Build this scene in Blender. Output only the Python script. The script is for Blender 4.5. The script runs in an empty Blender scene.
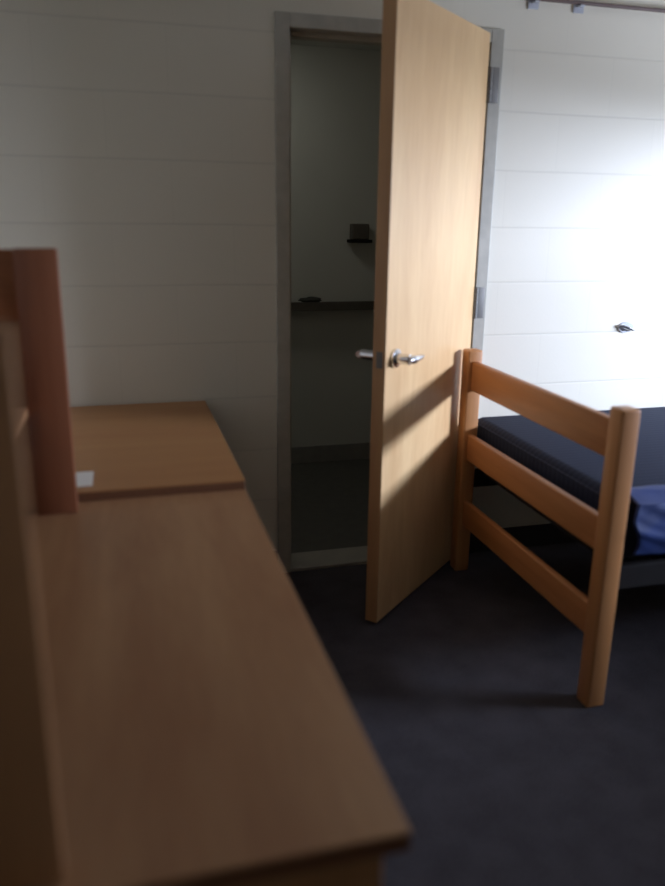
import bpy, bmesh, math, random
from mathutils import Vector, Matrix
random.seed(7)
S = bpy.context.scene
COL = S.collection

# ------------------------------------------------------------------ camera
F = Vector((0.2565859, 0.92474976, -0.28107216))
Rr = Vector((0.96458076, -0.26342301, 0.01386639))
U = Vector((0.06121794, 0.27467472, 0.95958645))
cd = bpy.data.cameras.new('camera')
cam = bpy.data.objects.new('camera', cd)
COL.objects.link(cam)
m = Matrix((Rr, U, -F)).transposed().to_4x4()
m.translation = Vector((0, -2.948, 1.450))
cam.matrix_world = m
cd.sensor_fit = 'VERTICAL'
cd.sensor_height = 36
cd.lens = 781.03 * 36 / 886
cd.clip_start = 0.05
cd.dof.use_dof = True
cd.dof.focus_distance = 4.2
cd.dof.aperture_fstop = 1.35
S.camera = cam

# ------------------------------------------------------------------ light
w = bpy.data.worlds.new('sky')
S.world = w
w.use_nodes = True
w.node_tree.nodes['Background'].inputs[0].default_value = (0.62, 0.74, 1.0, 1)
w.node_tree.nodes['Background'].inputs[1].default_value = 1.0
S.view_settings.view_transform = 'Standard'
S.view_settings.look = 'None'
S.view_settings.gamma = 1
S.view_settings.exposure = -1.05

def area(name, loc, target, sx, sy, power, color):
    l = bpy.data.lights.new(name, 'AREA')
    l.shape = 'RECTANGLE'; l.size = sx; l.size_y = sy
    l.energy = power; l.color = color
    o = bpy.data.objects.new(name, l); COL.objects.link(o)
    o.location = loc
    o.rotation_euler = (Vector(target) - Vector(loc)).to_track_quat('-Z', 'Y').to_euler()
    return o
# daylight outside the window in the right wall, coming down from the sky
area('daylight', (5.3, -2.55, 1.80), (1.6, -0.6, 0.90), 2.2, 0.5, 1120, (0.66, 0.76, 1.0))
# paler fill added outside the window, aimed up to brighten the upper wall
area('upper_wall_fill', (5.0, -2.1, 0.55), (2.2, -0.4, 2.2), 1.8, 1.0, 390, (0.72, 0.80, 1.0))
# weak unseen fill, added to brighten the small room behind the doorway
area('inner_room_fill', (0.55, 0.9, 2.27), (0.9, 1.0, 0), 0.3, 0.3, 2.6, (1.0, 0.96, 0.84))

# ------------------------------------------------------------------ materials
def nmat(name):
    mt = bpy.data.materials.new(name); mt.use_nodes = True
    nt = mt.node_tree
    return mt, nt, nt.nodes['Principled BSDF']
def node(nt, t, **kw):
    n = nt.nodes.new(t)
    for k, v in kw.items(): setattr(n, k, v)
    return n
def coords(nt, scale=(1, 1, 1), loc=(0, 0, 0), rot=(0, 0, 0)):
    tc = node(nt, 'ShaderNodeTexCoord'); mp = node(nt, 'ShaderNodeMapping')
    nt.links.new(tc.outputs['Object'], mp.inputs[0])
    mp.inputs['Scale'].default_value = scale
    mp.inputs['Location'].default_value = loc
    mp.inputs['Rotation'].default_value = rot
    return mp.outputs[0]
def ramp(nt, src, c1, c2, p1=0.3, p2=0.7):
    r = node(nt, 'ShaderNodeValToRGB')
    r.color_ramp.elements[0].color = (*c1, 1); r.color_ramp.elements[0].position = p1
    r.color_ramp.elements[1].color = (*c2, 1); r.color_ramp.elements[1].position = p2
    nt.links.new(src, r.inputs[0]); return r.outputs[0]
def plain(name, c, rough=0.6, metal=0.0, var=0.08, scale=20, bump=0.0):
    mt, nt, b = nmat(name)
    n = node(nt, 'ShaderNodeTexNoise'); n.inputs['Scale'].default_value = scale
    nt.links.new(coords(nt), n.inputs['Vector'])
    o = ramp(nt, n.outputs[0], tuple(x * (1 - var) for x in c), tuple(min(1, x * (1 + var)) for x in c))
    nt.links.new(o, b.inputs['Base Color'])
    b.inputs['Roughness'].default_value = rough; b.inputs['Metallic'].default_value = metal
    if bump:
        bp = node(nt, 'ShaderNodeBump'); bp.inputs['Strength'].default_value = bump
        bp.inputs['Distance'].default_value = 0.003
        nt.links.new(n.outputs[0], bp.inputs['Height']); nt.links.new(bp.outputs[0], b.inputs['Normal'])
    return mt
def wood(name, c1, c2, axis='Z', rough=0.4, spread=14.0, stave=0.0):
    """grain runs along `axis` of the object"""
    mt, nt, b = nmat(name)
    sc = {'X': (0.9, spread, spread), 'Y': (spread, 0.9, spread), 'Z': (spread, spread, 0.9)}[axis]
    v = coords(nt, sc)
    n = node(nt, 'ShaderNodeTexNoise'); n.inputs['Scale'].default_value = 1.0
    n.inputs['Detail'].default_value = 5; n.inputs['Roughness'].default_value = 0.6
    n.inputs['Distortion'].default_value = 0.4
    nt.links.new(v, n.inputs['Vector'])
    fine = node(nt, 'ShaderNodeTexNoise'); fine.inputs['Scale'].default_value = 9.0
    fine.inputs['Detail'].default_value = 3
    nt.links.new(v, fine.inputs['Vector'])
    mx = node(nt, 'ShaderNodeMath', operation='MULTIPLY_ADD')
    mx.inputs[1].default_value = 0.25
    nt.links.new(fine.outputs[0], mx.inputs[0]); nt.links.new(n.outputs[0], mx.inputs[2])
    o = ramp(nt, mx.outputs[0], c1, c2, 0.42, 0.84)
    nt.links.new(o, b.inputs['Base Color'])
    b.inputs['Roughness'].default_value = rough
    bp = node(nt, 'ShaderNodeBump'); bp.inputs['Strength'].default_value = 0.06
    bp.inputs['Distance'].default_value = 0.002
    nt.links.new(mx.outputs[0], bp.inputs['Height']); nt.links.new(bp.outputs[0], b.inputs['Normal'])
    return mt
def block(name, axis, c=(0.76, 0.715, 0.60)):
    """painted concrete block; courses 0.2154 m high"""
    mt, nt, b = nmat(name)
    tc = node(nt, 'ShaderNodeTexCoord'); sp = node(nt, 'ShaderNodeSeparateXYZ'); cb = node(nt, 'ShaderNodeCombineXYZ')
    nt.links.new(tc.outputs['Object'], sp.inputs[0])
    nt.links.new(sp.outputs[axis], cb.inputs[0])
    sub = node(nt, 'ShaderNodeMath', operation='SUBTRACT'); sub.inputs[1].default_value = 0.115
    nt.links.new(sp.outputs['Z'], sub.inputs[0]); nt.links.new(sub.outputs[0], cb.inputs[1])
    br = node(nt, 'ShaderNodeTexBrick')
    br.inputs['Scale'].default_value = 1.0
    br.inputs['Brick Width'].default_value = 0.431; br.inputs['Row Height'].default_value = 0.2154
    br.inputs['Mortar Size'].default_value = 0.004; br.inputs['Mortar Smooth'].default_value = 0.9
    br.inputs['Color1'].default_value = (*c, 1); br.inputs['Color2'].default_value = (*[x * 0.985 for x in c], 1)
    br.inputs['Mortar'].default_value = (*[x * 0.965 for x in c], 1)
    nt.links.new(cb.outputs[0], br.inputs['Vector'])
    dv = node(nt, 'ShaderNodeMath', operation='DIVIDE'); dv.inputs[1].default_value = 0.2154
    nt.links.new(sub.outputs[0], dv.inputs[0])
    pp = node(nt, 'ShaderNodeMath', operation='PINGPONG'); pp.inputs[1].default_value = 0.5
    nt.links.new(dv.outputs[0], pp.inputs[0])
    mr = node(nt, 'ShaderNodeMapRange'); mr.inputs['From Min'].default_value = 0.006; mr.inputs['From Max'].default_value = 0.026
    mr.inputs['To Min'].default_value = 1.0; mr.inputs['To Max'].default_value = 0.0
    nt.links.new(pp.outputs[0], mr.inputs['Value'])
    jn = node(nt, 'ShaderNodeMath', operation='MULTIPLY_ADD'); jn.inputs[1].default_value = 0.18
    nt.links.new(br.outputs['Fac'], jn.inputs[0]); nt.links.new(mr.outputs[0], jn.inputs[2])
    mxc = node(nt, 'ShaderNodeMix', data_type='RGBA')
    mxc.inputs['B'].default_value = (*[x * 0.72 for x in c], 1)
    mxf = node(nt, 'ShaderNodeMath', operation='MULTIPLY'); mxf.inputs[1].default_value = 0.28
    nt.links.new(mr.outputs[0], mxf.inputs[0]); nt.links.new(mxf.outputs[0], mxc.inputs['Factor'])
    nt.links.new(br.outputs['Color'], mxc.inputs['A'])
    nt.links.new(mxc.outputs['Result'], b.inputs['Base Color'])
    n = node(nt, 'ShaderNodeTexNoise'); n.inputs['Scale'].default_value = 90; n.inputs['Detail'].default_value = 4
    nt.links.new(tc.outputs['Object'], n.inputs['Vector'])
    b1 = node(nt, 'ShaderNodeBump'); b1.inputs['Strength'].default_value = 0.25; b1.inputs['Distance'].default_value = 0.001
    nt.links.new(n.outputs[0], b1.inputs['Height'])
    b2 = node(nt, 'ShaderNodeBump'); b2.invert = True
    b2.inputs['Strength'].default_value = 0.35; b2.inputs['Distance'].default_value = 0.0015
    nt.links.new(jn.outputs[0], b2.inputs['Height']); nt.links.new(b1.outputs[0], b2.inputs['Normal'])
    nt.links.new(b2.outputs[0], b.inputs['Normal'])
    b.inputs['Roughness'].default_value = 0.55
    return mt
def carpet_mat():
    mt, nt, b = nmat('carpet')
    n = node(nt, 'ShaderNodeTexNoise'); n.inputs['Scale'].default_value = 260; n.inputs['Detail'].default_value = 3
    n2 = node(nt, 'ShaderNodeTexNoise'); n2.inputs['Scale'].default_value = 9; n2.inputs['Detail'].default_value = 4
    v = coords(nt); nt.links.new(v, n.inputs['Vector']); nt.links.new(v, n2.inputs['Vector'])
    ad = node(nt, 'ShaderNodeMath', operation='MULTIPLY_ADD'); ad.inputs[1].default_value = 0.35
    nt.links.new(n2.outputs[0], ad.inputs[0]); nt.links.new(n.outputs[0], ad.inputs[2])
    nt.links.new(ramp(nt, ad.outputs[0], (0.029, 0.0265, 0.030), (0.108, 0.100, 0.112), 0.4, 0.95), b.inputs['Base Color'])
    b.inputs['Roughness'].default_value = 0.97
    b.inputs['Specular IOR Level'].default_value = 0.1
    bp = node(nt, 'ShaderNodeBump'); bp.inputs['Strength'].default_value = 0.6; bp.inputs['Distance'].default_value = 0.004
    nt.links.new(n.outputs[0], bp.inputs['Height']); nt.links.new(bp.outputs[0], b.inputs['Normal'])
    return mt
def mattress_mat():
    mt, nt, b = nmat('navy_ticking')
    wv = node(nt, 'ShaderNodeTexWave'); wv.bands_direction = 'Y'
    wv.inputs['Scale'].default_value = 11; wv.inputs['Distortion'].default_value = 0.4
    nt.links.new(coords(nt), wv.inputs['Vector'])
    nt.links.new(ramp(nt, wv.outputs[1], (0.011, 0.017, 0.042), (0.016, 0.024, 0.056), 0.1, 0.5), b.inputs['Base Color'])
    b.inputs['Roughness'].default_value = 0.8
    b.inputs['Specular IOR Level'].default_value = 0.25
    bp = node(nt, 'ShaderNodeBump'); bp.inputs['Strength'].default_value = 0.3; bp.inputs['Distance'].default_value = 0.002
    nt.links.new(wv.outputs[1], bp.inputs['Height']); nt.links.new(bp.outputs[0], b.inputs['Normal'])
    return mt

M = {}
M['wall_x'] = block('painted_block_x', 'X')
M['wall_y'] = block('painted_block_y', 'Y')
M['ceiling'] = plain('ceiling_paint', (0.72, 0.71, 0.68), 0.8, 0, 0.02)
M['carpet'] = carpet_mat()
M['frame'] = plain('door_frame_paint', (0.44, 0.42, 0.36), 0.5)
M['inner_base'] = plain('inner_base', (0.26, 0.26, 0.25), 0.6)
M['base'] = plain('vinyl_base', (0.045, 0.045, 0.05), 0.5)
M['marble'] = plain('threshold_stone', (0.34, 0.33, 0.29), 0.5, scale=14)
M['tile'] = plain('dark_tile', (0.10, 0.098, 0.088), 0.6)
M['inner'] = plain('inner_room_paint', (0.62, 0.64, 0.61), 0.6, 0, 0.02, 3)
M['maple_door'] = wood('maple_door', (0.66, 0.40, 0.19), (0.82, 0.56, 0.29), 'Z', 0.38, 5)
M['maple_edge'] = wood('maple_door_edge', (0.42, 0.22, 0.10), (0.55, 0.32, 0.15), 'Z', 0.5, 12)
M['oak_v'] = wood('orange_oak_upright', (0.46, 0.20, 0.070), (0.60, 0.29, 0.115), 'Z', 0.42, 16)
M['oak_y'] = wood('orange_oak_rail', (0.40, 0.155, 0.053), (0.54, 0.235, 0.088), 'Y', 0.42, 16)
M['oak_x'] = wood('orange_oak_crossways', (0.24, 0.09, 0.036), (0.34, 0.13, 0.055), 'X', 0.45, 16)
M['red_v'] = wood('red_brown_upright', (0.20, 0.065, 0.028), (0.28, 0.10, 0.045), 'Z', 0.45, 16)
M['top_near'] = wood('tan_laminate', (0.29, 0.130, 0.056), (0.43, 0.235, 0.110), 'Y', 0.42, 6)
M['top_far'] = wood('honey_laminate', (0.38, 0.165, 0.058), (0.44, 0.215, 0.080), 'X', 0.42, 7)
M['edge'] = wood('brown_edge_band', (0.14, 0.055, 0.024), (0.21, 0.09, 0.042), 'X', 0.5, 12)
M['carcass'] = wood('brown_carcass', (0.33, 0.155, 0.062), (0.43, 0.215, 0.095), 'Z', 0.5, 9)
M['steel'] = plain('brushed_steel', (0.72, 0.72, 0.74), 0.22, 1.0, 0.04)
M['hinge'] = plain('hinge_metal', (0.20, 0.19, 0.175), 0.6, 0.3)
M['darkmetal'] = plain('dark_metal', (0.016, 0.014, 0.014), 0.75, 0.0)
M['darkmetal'].node_tree.nodes['Principled BSDF'].inputs['Specular IOR Level'].default_value = 0.15
M['mattress'] = mattress_mat()
M['blue'] = plain('bright_blue_fabric', (0.016, 0.040, 0.17), 0.6, 0, 0.15, 6)
M['paper'] = plain('white_card', (0.80, 0.74, 0.66), 0.6, 0, 0.02)
M['greyplastic'] = plain('grey_plastic', (0.50, 0.52, 0.57), 0.4)
M['ledge'] = plain('ledge_laminate', (0.11, 0.10, 0.085), 0.6)
M['darkfab'] = plain('dark_cloth', (0.05, 0.05, 0.045), 0.9, 0, 0.2, 30, 0.3)
M['brownpaint'] = plain('brown_pipe_paint', (0.13, 0.085, 0.075), 0.5)
M['white'] = plain('white_paint', (0.8, 0.8, 0.78), 0.5)

# ------------------------------------------------------------------ mesh helpers
def add_box(bm, a, b, bev=0.0, seg=2, mi=0):
    a, b = Vector(a), Vector(b)
    vs = [bm.verts.new((x, y, z)) for x in (a.x, b.x) for y in (a.y, b.y) for z in (a.z, b.z)]
    fs = []
    for q in ((0, 1, 3, 2), (4, 6, 7, 5), (0, 4, 5, 1), (2, 3, 7, 6), (0, 2, 6, 4), (1, 5, 7, 3)):
        f = bm.faces.new([vs[i] for i in q]); f.material_index = mi; fs.append(f)
    if bev:
        es = list({e for f in fs for e in f.edges})
        bmesh.ops.bevel(bm, geom=es, offset=bev, segments=seg, affect='EDGES', profile=0.5)
    return bm
def box(a, b, bev=0.0, seg=2):
    return add_box(bmesh.new(), a, b, bev, seg)
def add_cyl(bm, p, q, r, n=20, r2=None):
    p, q = Vector(p), Vector(q); d = q - p
    mt = Matrix.Translation((p + q) / 2) @ d.to_track_quat('Z', 'Y').to_matrix().to_4x4()
    bmesh.ops.create_cone(bm, cap_ends=True, segments=n, radius1=r, radius2=r if r2 is None else r2, depth=d.length, matrix=mt)
    return bm
def add_tube(bm, pts, r, n=12, flat=1.0):
    """rounded tube along points; flat scales the section vertically"""
    rings = []
    for i, p in enumerate(pts):
        p = Vector(p)
        d = (Vector(pts[min(i + 1, len(pts) - 1)]) - Vector(pts[max(i - 1, 0)])).normalized()
        s = d.cross(Vector((0, 0, 1))).normalized(); u = s.cross(d).normalized()
        rr = r[i] if isinstance(r, (list, tuple)) else r
        rings.append([bm.verts.new(p + s * rr * math.cos(2 * math.pi * k / n) + u * rr * flat * math.sin(2 * math.pi * k / n)) for k in range(n)])
    for a, b in zip(rings, rings[1:]):
        for k in range(n): bm.faces.new((a[k], a[(k + 1) % n], b[(k + 1) % n], b[k]))
    bm.faces.new(rings[0][::-1]); bm.faces.new(rings[-1])
    return bm
def obj(name, bm, mats, parent=None, smooth=False, loc=None):
    bmesh.ops.recalc_face_normals(bm, faces=bm.faces)
    me = bpy.data.meshes.new(name); bm.to_mesh(me); bm.free()
    for mt in (mats if isinstance(mats, (list, tuple)) else [mats]): me.materials.append(mt)
    if smooth:
        for p in me.polygons: p.use_smooth = True
    o = bpy.data.objects.new(name, me); COL.objects.link(o)
    if parent: o.parent = parent
    return o
def smooth_by_angle(o, deg=40):
    me = o.data
    for p in me.polygons: p.use_smooth = True
    bm = bmesh.new(); bm.from_mesh(me)
    for e in bm.edges:
        e.smooth = not (len(e.link_faces) == 2 and e.calc_face_angle(0) > math.radians(deg))
    bm.to_mesh(me); bm.free()
    return o
def tag(o, label, cat, group=None):
    o['label'] = label; o['category'] = cat
    if group: o['group'] = group
    return o
def thing(name, loc, label, cat, group=None, rotz=0):
    o = bpy.data.objects.new(name, None); COL.objects.link(o)
    o.location = loc; o.rotation_euler = (0, 0, rotz); o.empty_display_size = 0.1
    return tag(o, label, cat, group)
def struct(name, bm, mt, label=None):
    o = obj(name, bm, mt); o['kind'] = 'structure'
    if label: o['label'] = label
    return o
def part(name, bm, mt, parent, smooth=False):
    """bm is in room coordinates; shift it into the parent's own frame"""
    bmesh.ops.translate(bm, verts=bm.verts, vec=-parent.location)
    o = obj(name, bm, mt, parent)
    if smooth: smooth_by_angle(o)
    return o

# ------------------------------------------------------------------ room shell
XL, XR, YB, H = -0.48, 3.62, -4.6, 2.55
OX0, OX1, OZ = 0.640, 1.405, 2.070          # doorway opening between the jambs
FX0, FX1, FZ = 0.588, 1.457, 2.118          # outer edges of the steel frame
WT = 0.14
struct('floor', box((XL - 0.1, YB - 0.1, -0.1), (XR + 0.1, 0.0, 0.0)), M['carpet'])
struct('ceiling', box((XL - 0.1, YB - 0.1, H), (XR + 0.1, WT, H + 0.1)), M['ceiling'])
bm = bmesh.new()
add_box(bm, (XL - 0.1, 0, -0.1), (OX0 - 0.02, WT, H))
add_box(bm, (OX1 + 0.02, 0, -0.1), (XR + 0.1, WT, H))
add_box(bm, (OX0 - 0.02, 0, OZ + 0.02), (OX1 + 0.02, WT, H))
struct('wall_back', bm, M['wall_x'])
struct('wall_left', box((XL - 0.1, YB, 0), (XL, 0, H)), M['wall_y'])
struct('wall_front', box((XL - 0.1, YB - 0.1, 0), (XR + 0.1, YB, H)), M['wall_x'])
WY0, WY1, WZ0, WZ1 = -2.15, -0.35, 1.00, 1.80    # the window opening in the right wall
bm = bmesh.new()
add_box(bm, (XR, YB, 0), (XR + 0.15, WY0, H))
add_box(bm, (XR, WY1, 0), (XR + 0.15, 0, H))
add_box(bm, (XR, WY0, 0), (XR + 0.15, WY1, WZ0))
add_box(bm, (XR, WY0, WZ1), (XR + 0.15, WY1, H))
struct('wall_right', bm, M['wall_y'])
bm = bmesh.new()
for a, b in (((WY0, WZ0), (WY0 + 0.05, WZ1)), ((WY1 - 0.05, WZ0), (WY1, WZ1)),
             ((WY0 + 0.05, WZ0), (WY1 - 0.05, WZ0 + 0.05)), ((WY0 + 0.05, WZ1 - 0.05), (WY1 - 0.05, WZ1))):
    add_box(bm, (XR + 0.05, a[0], a[1]), (XR + 0.10, b[0], b[1]), 0.004)
struct('window_1', bm, M['white'])
# dark cove base on the far wall
bm = bmesh.new()
add_box(bm, (XL, -0.008, 0), (FX0, 0, 0.105), 0.002)
add_box(bm, (FX1, -0.008, 0), (XR, 0, 0.105), 0.002)
struct('baseboard_back', bm, M['base'])
struct('baseboard_left', box((XL, YB, 0), (XL + 0.008, -0.01, 0.105), 0.002), M['base'])

# steel door frame: two jambs and a head with a stop
bm = bmesh.new()
def jamb(x0, x1, xi0, xi1):
    add_box(bm, (x0, -0.012, 0), (x1, WT + 0.012, FZ), 0.003)
add_box(bm, (FX0, -0.012, 0), (OX0, WT + 0.012, FZ), 0.003)
add_box(bm, (OX1, -0.012, 0), (FX1, WT + 0.012, FZ), 0.003)
add_box(bm, (OX0, -0.012, OZ), (OX1, WT + 0.012, FZ), 0.003)
add_box(bm, (OX0, 0.045, 0), (OX0 + 0.016, 0.10, OZ), 0.002)
add_box(bm, (OX1 - 0.016, 0.045, 0), (OX1, 0.10, OZ), 0.002)
add_box(bm, (OX0, 0.045, OZ - 0.016), (OX1, 0.10, OZ), 0.002)
struct('trim_1', bm, M['frame'], 'grey steel frame around the open doorway')
struct('trim_2', box((OX0, -0.005, -0.002), (OX1, WT + 0.012, 0.014), 0.004), M['marble'],
       'pale stone threshold strip across the doorway')

# the small dark room behind the doorway
Y2 = 1.46
struct('floor_inner', box((-0.1, 0.0, -0.1), (2.3, Y2 + 0.1, -0.003)), M['tile'])
struct('ceiling_inner', box((-0.1, WT, 2.30), (2.3, Y2 + 0.1, 2.4)), M['inner'])
struct('wall_inner_back', box((-0.1, Y2, 0), (2.3, Y2 + 0.1, 2.3)), M['inner'])
struct('wall_inner_left', box((-0.2, WT, 0), (-0.1, Y2 + 0.1, 2.3)), M['inner'])
struct('wall_inner_right', box((2.3, WT, 0), (2.4, Y2 + 0.1, 2.3)), M['inner'])
struct('baseboard_inner', box((-0.1, Y2 - 0.01, -0.003), (2.3, Y2, 0.100), 0.002), M['inner_base'])

# ------------------------------------------------------------------ the open door
ANG = math.radians(42.5)
DW, DT, DH0, DH1 = 0.742, 0.048, 0.012, 2.100
PIN = Vector((1.398, -0.020, 0))
door = bpy.data.objects.new('door_1', None); COL.objects.link(door)
door['kind'] = 'structure'; door['label'] = 'pale maple door standing half open towards the bed'
door.location = PIN
door.rotation_euler = (0, 0, ANG)       # local: leaf runs along -X, outer face looks to -Y
obj('door_leaf', box((-DW + 0.003, 0.001, DH0), (-0.004, DT - 0.001, DH1), 0.0015), M['maple_door'], door)
obj('edge_strip', box((-DW, 0.0, DH0), (-DW + 0.003, DT, DH1), 0.001), M['maple_edge'], door)
HZ = 0.985
for side in (-1, 1):
    y0 = 0.001 if side < 0 else DT - 0.001
    hx = -DW + 0.068
    o_ = 0.0 if side < 0 else 0.022
    bm = bmesh.new()
    add_cyl(bm, (hx, y0, HZ), (hx, y0 + side * 0.010, HZ), 0.032, 32)
    add_cyl(bm, (hx, y0 + side * 0.010, HZ), (hx, y0 + side * 0.016, HZ), 0.028, 32, 0.022)
    add_cyl(bm, (hx, y0 + side * 0.012, HZ), (hx, y0 + side * (0.058 + o_), HZ), 0.018, 24)
    rose = smooth_by_angle(obj('handle_rose', bm, M['steel'], door))
    pts = [(hx - 0.012, y0 + side * (0.060 + o_), HZ), (hx + 0.01, y0 + side * (0.064 + o_), HZ), (hx + 0.045, y0 + side * (0.062 + o_), HZ - 0.001),
           (hx + 0.085, y0 + side * (0.056 + o_), HZ - 0.003), (hx + 0.115, y0 + side * (0.050 + o_), HZ - 0.004)]
    smooth_by_angle(obj('lever', add_tube(bmesh.new(), pts, [0.016, 0.018, 0.014, 0.011, 0.007], 14, 0.85), M['steel'], rose), 60)
obj('latch_plate', box((-DW - 0.0015, 0.010, HZ - 0.028), (-DW + 0.001, 0.034, HZ + 0.028), 0.0005), M['hinge'], door)
for hz in (1.925, 1.113, 0.26):
    bm = bmesh.new()
    for k in range(5):
        add_cyl(bm, (0.004, -0.006, hz - 0.062 + k * 0.025), (0.004, -0.006, hz - 0.039 + k * 0.025), 0.008, 14)
    add_box(bm, (-0.006, -0.004, hz - 0.062), (-0.002, DT - 0.008, hz + 0.062))
    pl = box((1.404, -0.0165, hz - 0.062), (1.444, -0.0125, hz + 0.062), 0.001)
    bmesh.ops.transform(pl, verts=pl.verts, matrix=Matrix.Rotation(-ANG, 4, 'Z') @ Matrix.Translation(-PIN))
    tmp = bpy.data.meshes.new('plate'); pl.to_mesh(tmp); pl.free(); bm.from_mesh(tmp); bpy.data.meshes.remove(tmp)
    smooth_by_angle(obj('hinge', bm, M['hinge'], door))

# ------------------------------------------------------------------ bed
BX, EX = 1.351, 3.52
BY0, BY1 = -1.126, -0.136
bed = thing('bed', (BX, -0.62, 0), 'orange oak bed whose slatted end stands by the open door', 'bed')
PW = 0.062
def bed_end(xc):
    for yc in (BY0, BY1):
        p_ = part('post', box((xc - PW / 2, yc - PW / 2, 0), (xc + PW / 2, yc + PW / 2, 0.945), 0.008, 3), M['oak_v'], bed, True)
    for z0, z1 in ((0.785, 0.902), (0.495, 0.603), (0.212, 0.318)):
        part('rail', box((xc - 0.013, BY0 + PW / 2 - 0.004, z0), (xc + 0.013, BY1 - PW / 2 + 0.004, z1), 0.005, 3), M['oak_y'], bed, True)
bed_end(BX); bed_end(EX)
for yc in (BY0 + 0.02, BY1 - 0.02):
    part('side_rail', box((BX + PW / 2 - 0.002, yc - 0.012, 0.375), (EX - PW / 2 + 0.002, yc + 0.012, 0.450), 0.003), M['darkmetal'], bed)
bm = bmesh.new()
n = 14
for k in range(n):
    x = BX + 0.10 + k * (EX - BX - 0.2) / (n - 1)
    add_box(bm, (x - 0.03, BY0 + 0.03, 0.425), (x + 0.03, BY1 - 0.03, 0.443))
part('mattress_deck', bm, M['darkmetal'], bed)

# mattress: soft box with slightly crowned top and a piped edge
MX0, MX1, MY0, MY1, MZ0, MZ1 = BX + 0.055, EX - 0.06, -1.095, -0.06, 0.452, 0.652
mat_ = thing('mattress', ((MX0 + MX1) / 2, (MY0 + MY1) / 2, MZ0), 'dark navy ribbed mattress lying on the oak bed', 'mattress')
bm = box((MX0, MY0, MZ0), (MX1, MY1, MZ1), 0.035, 4)
part('mattress_body', bm, M['mattress'], mat_, True)
bm = bmesh.new()
r = 0.03
loop = []
for cx, cy, a0 in ((MX0 + r, MY0 + r, 180), (MX1 - r, MY0 + r, 270), (MX1 - r, MY1 - r, 0), (MX0 + r, MY1 - r, 90)):
    for k in range(5):
        a = math.radians(a0 + k * 22.5)
        loop.append((cx + (r - 0.002) * math.cos(a), cy + (r - 0.002) * math.sin(a), MZ1 - 0.024))
loop.append(loop[0])
part('piping', add_tube(bm, loop, 0.005, 8), M['mattress'], mat_, True)

# crumpled bright blue cover bunched along the near side of the mattress
bm = bmesh.new()
nx, nz = 120, 26
rnd = random.Random(3)
fold = [(rnd.uniform(6, 26), rnd.uniform(-9, 9), rnd.uniform(0, 6.28), rnd.uniform(0.4, 1)) for _ in range(9)]
grid = []
for i in range(nx + 1):
    u = i / nx; x = MX0 + 0.012 + u * 1.30
    row = []
    for j in range(nz + 1):
        v = j / nz
        if v < 0.3:                      # lies on the mattress top
            t = v / 0.3
            y = MY0 + 0.045 - 0.045 * t; z = MZ1 + 0.012 - 0.010 * t ** 3
        else:                            # hangs down its side
            t = (v - 0.3) / 0.7
            y = MY0 - 0.030 - 0.012 * math.sin(t * math.pi); z = MZ1 + 0.002 - t * (0.145 + 0.02 * math.sin(7 * u) + 0.012 * math.sin(19 * u + 1))
        d = sum(a * (1 - abs(math.sin(fx * u + fz * v + ph))) for fx, fz, ph, a in fold) / len(fold)
        k = 0.050 * d
        if v < 0.3: z += k * 0.45
        else: y -= k * 1.1
        row.append(bm.verts.new((x + 0.012 * math.sin(9 * v + 5 * u), y, z)))
    grid.append(row)
for i in range(nx):
    for j in range(nz):
        bm.faces.new((grid[i][j], grid[i + 1][j], grid[i + 1][j + 1], grid[i][j + 1]))
cov = thing('bed_sheet', (MX0 + 0.7, MY0, MZ1), 'crumpled bright blue sheet hanging over the near side of the mattress', 'sheet')
c_ = part('sheet_cloth', bm, M['blue'], cov, True)
for p in c_.data.polygons: p.use_smooth = True
sol = c_.modifiers.new('thickness', 'SOLIDIFY'); sol.thickness = 0.003

# ------------------------------------------------------------------ desks along the left wall
def desk(label, y0, y1, x1, z, topmat, bev):
    t = thing('desk', ((XL + x1) / 2, (y0 + y1) / 2, 0), label, 'desk')
    x0 = XL + 0.012
    part('desktop', box((x0, y0, z - 0.004), (x1, y1, z), 0.0015), topmat, t)
    part('edge_band', box((x0, y0, z - 0.030), (x1, y1, z - 0.0041), bev), M['edge'], t)
    zi = z - 0.0301
    part('end_panel', box((x0 + 0.01, y0 + 0.02, 0), (x1 - 0.028, y0 + 0.045, zi), 0.002), M['carcass'], t)
    part('end_panel', box((x0 + 0.01, y1 - 0.045, 0), (x1 - 0.028, y1 - 0.02, zi), 0.002), M['carcass'], t)
    part('back_panel', box((x0 + 0.01, y0 + 0.0455, 0.25), (x0 + 0.028, y1 - 0.0455, zi), 0.001), M['carcass'], t)
    ym = y0 + 0.45
    part('end_panel', box((x0 + 0.029, ym, 0.04), (x1 - 0.05, ym + 0.02, zi), 0.001), M['carcass'], t)
    for a, b in ((0.05, 0.30), (0.305, 0.50), (0.505, zi - 0.006)):
        d = part('drawer', box((x0 + 0.06, y0 + 0.048, a), (x1 - 0.03, ym - 0.003, b), 0.003), M['carcass'], t)
        bm = bmesh.new(); yc = (y0 + ym) / 2
        add_tube(bm, [(x1 - 0.031, yc - 0.05, (a + b) / 2), (x1 - 0.008, yc - 0.046, (a + b) / 2), (x1 - 0.008, yc + 0.046, (a + b) / 2), (x1 - 0.031, yc + 0.05, (a + b) / 2)], 0.004, 8)
        bmesh.ops.translate(bm, verts=bm.verts, vec=-t.location)
        obj('drawer_pull', bm, M['hinge'], d)
    part('apron', box((x1 - 0.05, ym + 0.021, zi - 0.09), (x1 - 0.03, y1 - 0.0455, zi - 0.001), 0.002), M['carcass'], t)
    return t
YJ, YN = -0.962, -2.227
desk('honey brown desk pushed against the far block wall, slightly the higher one', YJ, -0.004, 0.308, 0.758, M['top_far'], 0.003)
desk('long tan-topped desk in the foreground, its near corner over the carpet', YN, YJ - 0.003, 0.307, 0.733, M['top_near'], 0.003)
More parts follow.
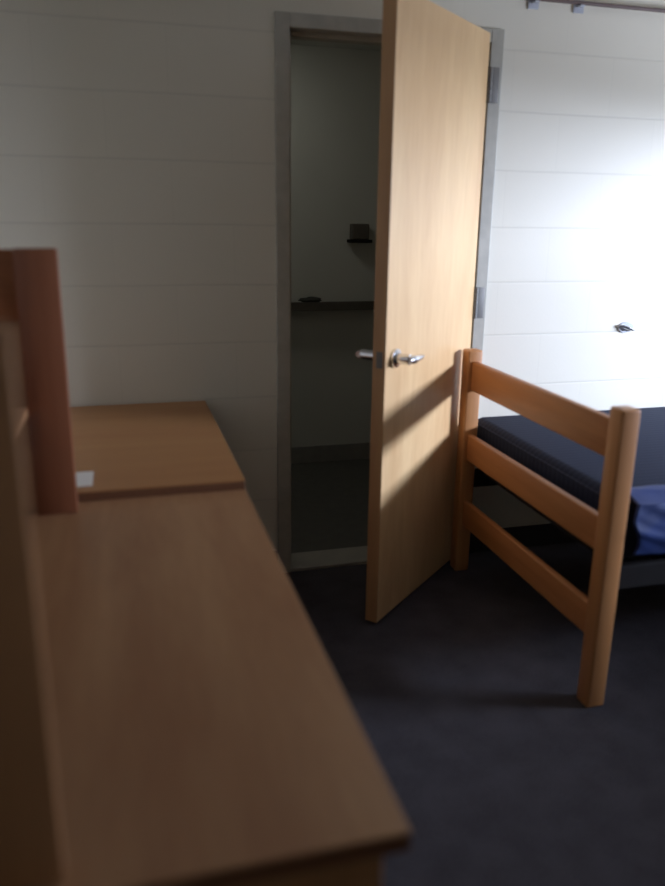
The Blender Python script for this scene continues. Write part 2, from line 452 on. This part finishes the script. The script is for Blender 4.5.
card = tag(obj('paper_card', box((-0.185, -0.920, 0.7582), (-0.088, -0.800, 0.7596)), M['paper']),
           'small white card lying near the front edge of the far desk', 'paper')

# open wooden shelf frame standing on the near desk
DZ = 0.7332
sh = thing('shelf_frame', (-0.3, -1.45, DZ), 'reddish brown open shelf frame standing on the near desk at the left', 'shelf')
part('upright', box((-0.215, -1.045, DZ), (-0.122, -1.000, 1.367), 0.004), M['red_v'], sh, True)
part('upright', box((XL + 0.012, -1.045, DZ), (XL + 0.060, -1.000, 1.367), 0.004), M['red_v'], sh, True)
part('top_rail', box((XL + 0.058, -1.036, 1.205), (-0.2135, -1.008, 1.365), 0.004), M['oak_x'], sh, True)
part('back_board', box((XL + 0.058, -1.026, DZ), (-0.2135, -1.012, 1.2049), 0.002), M['top_near'], sh, True)
part('side_panel', box((XL + 0.012, -2.200, DZ), (-0.094, -2.175, 1.350), 0.003), M['carcass'], sh, True)
part('shelf_board', box((XL + 0.012, -2.176, 0.985), (-0.215, -1.0445, 1.005), 0.002), M['carcass'], sh, True)
part('wall_rail', box((XL + 0.012, -2.176, 1.10), (XL + 0.032, -1.0445, 1.20), 0.002), M['oak_y'], sh, True)

# ------------------------------------------------------------------ small fittings
bm = bmesh.new()
add_tube(bm, [(1.50, -0.022, 2.226), (2.3, -0.022, 2.226), (XR - 0.001, -0.022, 2.226)], 0.0075, 12)
pipe = thing('conduit_pipe', (2.5, -0.02, 2.228), 'thin dark pipe running along the top of the white wall', 'pipe')
part('pipe', bm, M['brownpaint'], pipe, True)
for x in (1.57, 1.76, 2.35, 2.95, 3.45):
    bm = bmesh.new()
    add_box(bm, (x - 0.022, -0.006, 2.195), (x + 0.022, 0.0, 2.262), 0.002)
    add_box(bm, (x - 0.010, -0.034, 2.213), (x + 0.010, -0.001, 2.218), 0.001)
    part('clip', bm, M['greyplastic'], pipe)

kn = thing('wall_fitting', (2.132, 0, 0.995), 'small grey oval fitting on the bright wall above the mattress', 'fitting')
bm = bmesh.new()
add_cyl(bm, (2.132, -0.0001, 0.995), (2.132, -0.008, 0.995), 0.030, 32, 0.027)
bmesh.ops.scale(bm, vec=(1.35, 1, 0.8), verts=bm.verts, space=Matrix.Translation((-2.132, 0, -0.995)))
part('back_plate', bm, M['greyplastic'], kn, True)
part('thumb_turn', add_tube(bmesh.new(), [(2.098, -0.013, 1.006), (2.132, -0.024, 0.995), (2.166, -0.013, 0.984)], [0.005, 0.009, 0.005], 10), M['steel'], kn, True)

# things in the dark room behind the doorway
ws = thing('wall_ledge', (1.2, Y2, 0.95), 'dark narrow ledge on the wall inside the dark doorway', 'shelf')
part('ledge_board', box((0.75, Y2 - 0.09, 0.935), (1.95, Y2, 0.965), 0.003), M['ledge'], ws)
part('front_lip', box((0.75, Y2 - 0.098, 0.925), (1.95, Y2 - 0.0905, 0.972), 0.002), M['ledge'], ws)
bm = bmesh.new()
bmesh.ops.create_uvsphere(bm, u_segments=28, v_segments=16, radius=1)
for v in bm.verts:
    k = 1 + 0.12 * math.sin(5 * v.co.x + 3 * v.co.y) + 0.08 * math.sin(9 * v.co.z + 4 * v.co.x)
    v.co = Vector((1.07 + v.co.x * 0.065 * k, Y2 - 0.05 + v.co.y * 0.028, 0.9655 + 0.016 + max(v.co.z, -0.98) * 0.016 * k))
tag(obj('folded_cloth', bm, M['darkfab'], smooth=True), 'small dark crumpled cloth on the ledge inside the doorway', 'cloth')
bx = thing('wall_box', (1.355, Y2, 1.35), 'small dark box mounted on the wall inside the dark doorway', 'box')
part('box_body', box((1.305, Y2 - 0.06, 1.315), (1.405, Y2, 1.400), 0.006), M['ledge'], bx)
part('box_flange', box((1.290, Y2 - 0.075, 1.297), (1.42, Y2, 1.3145), 0.003), M['darkmetal'], bx)
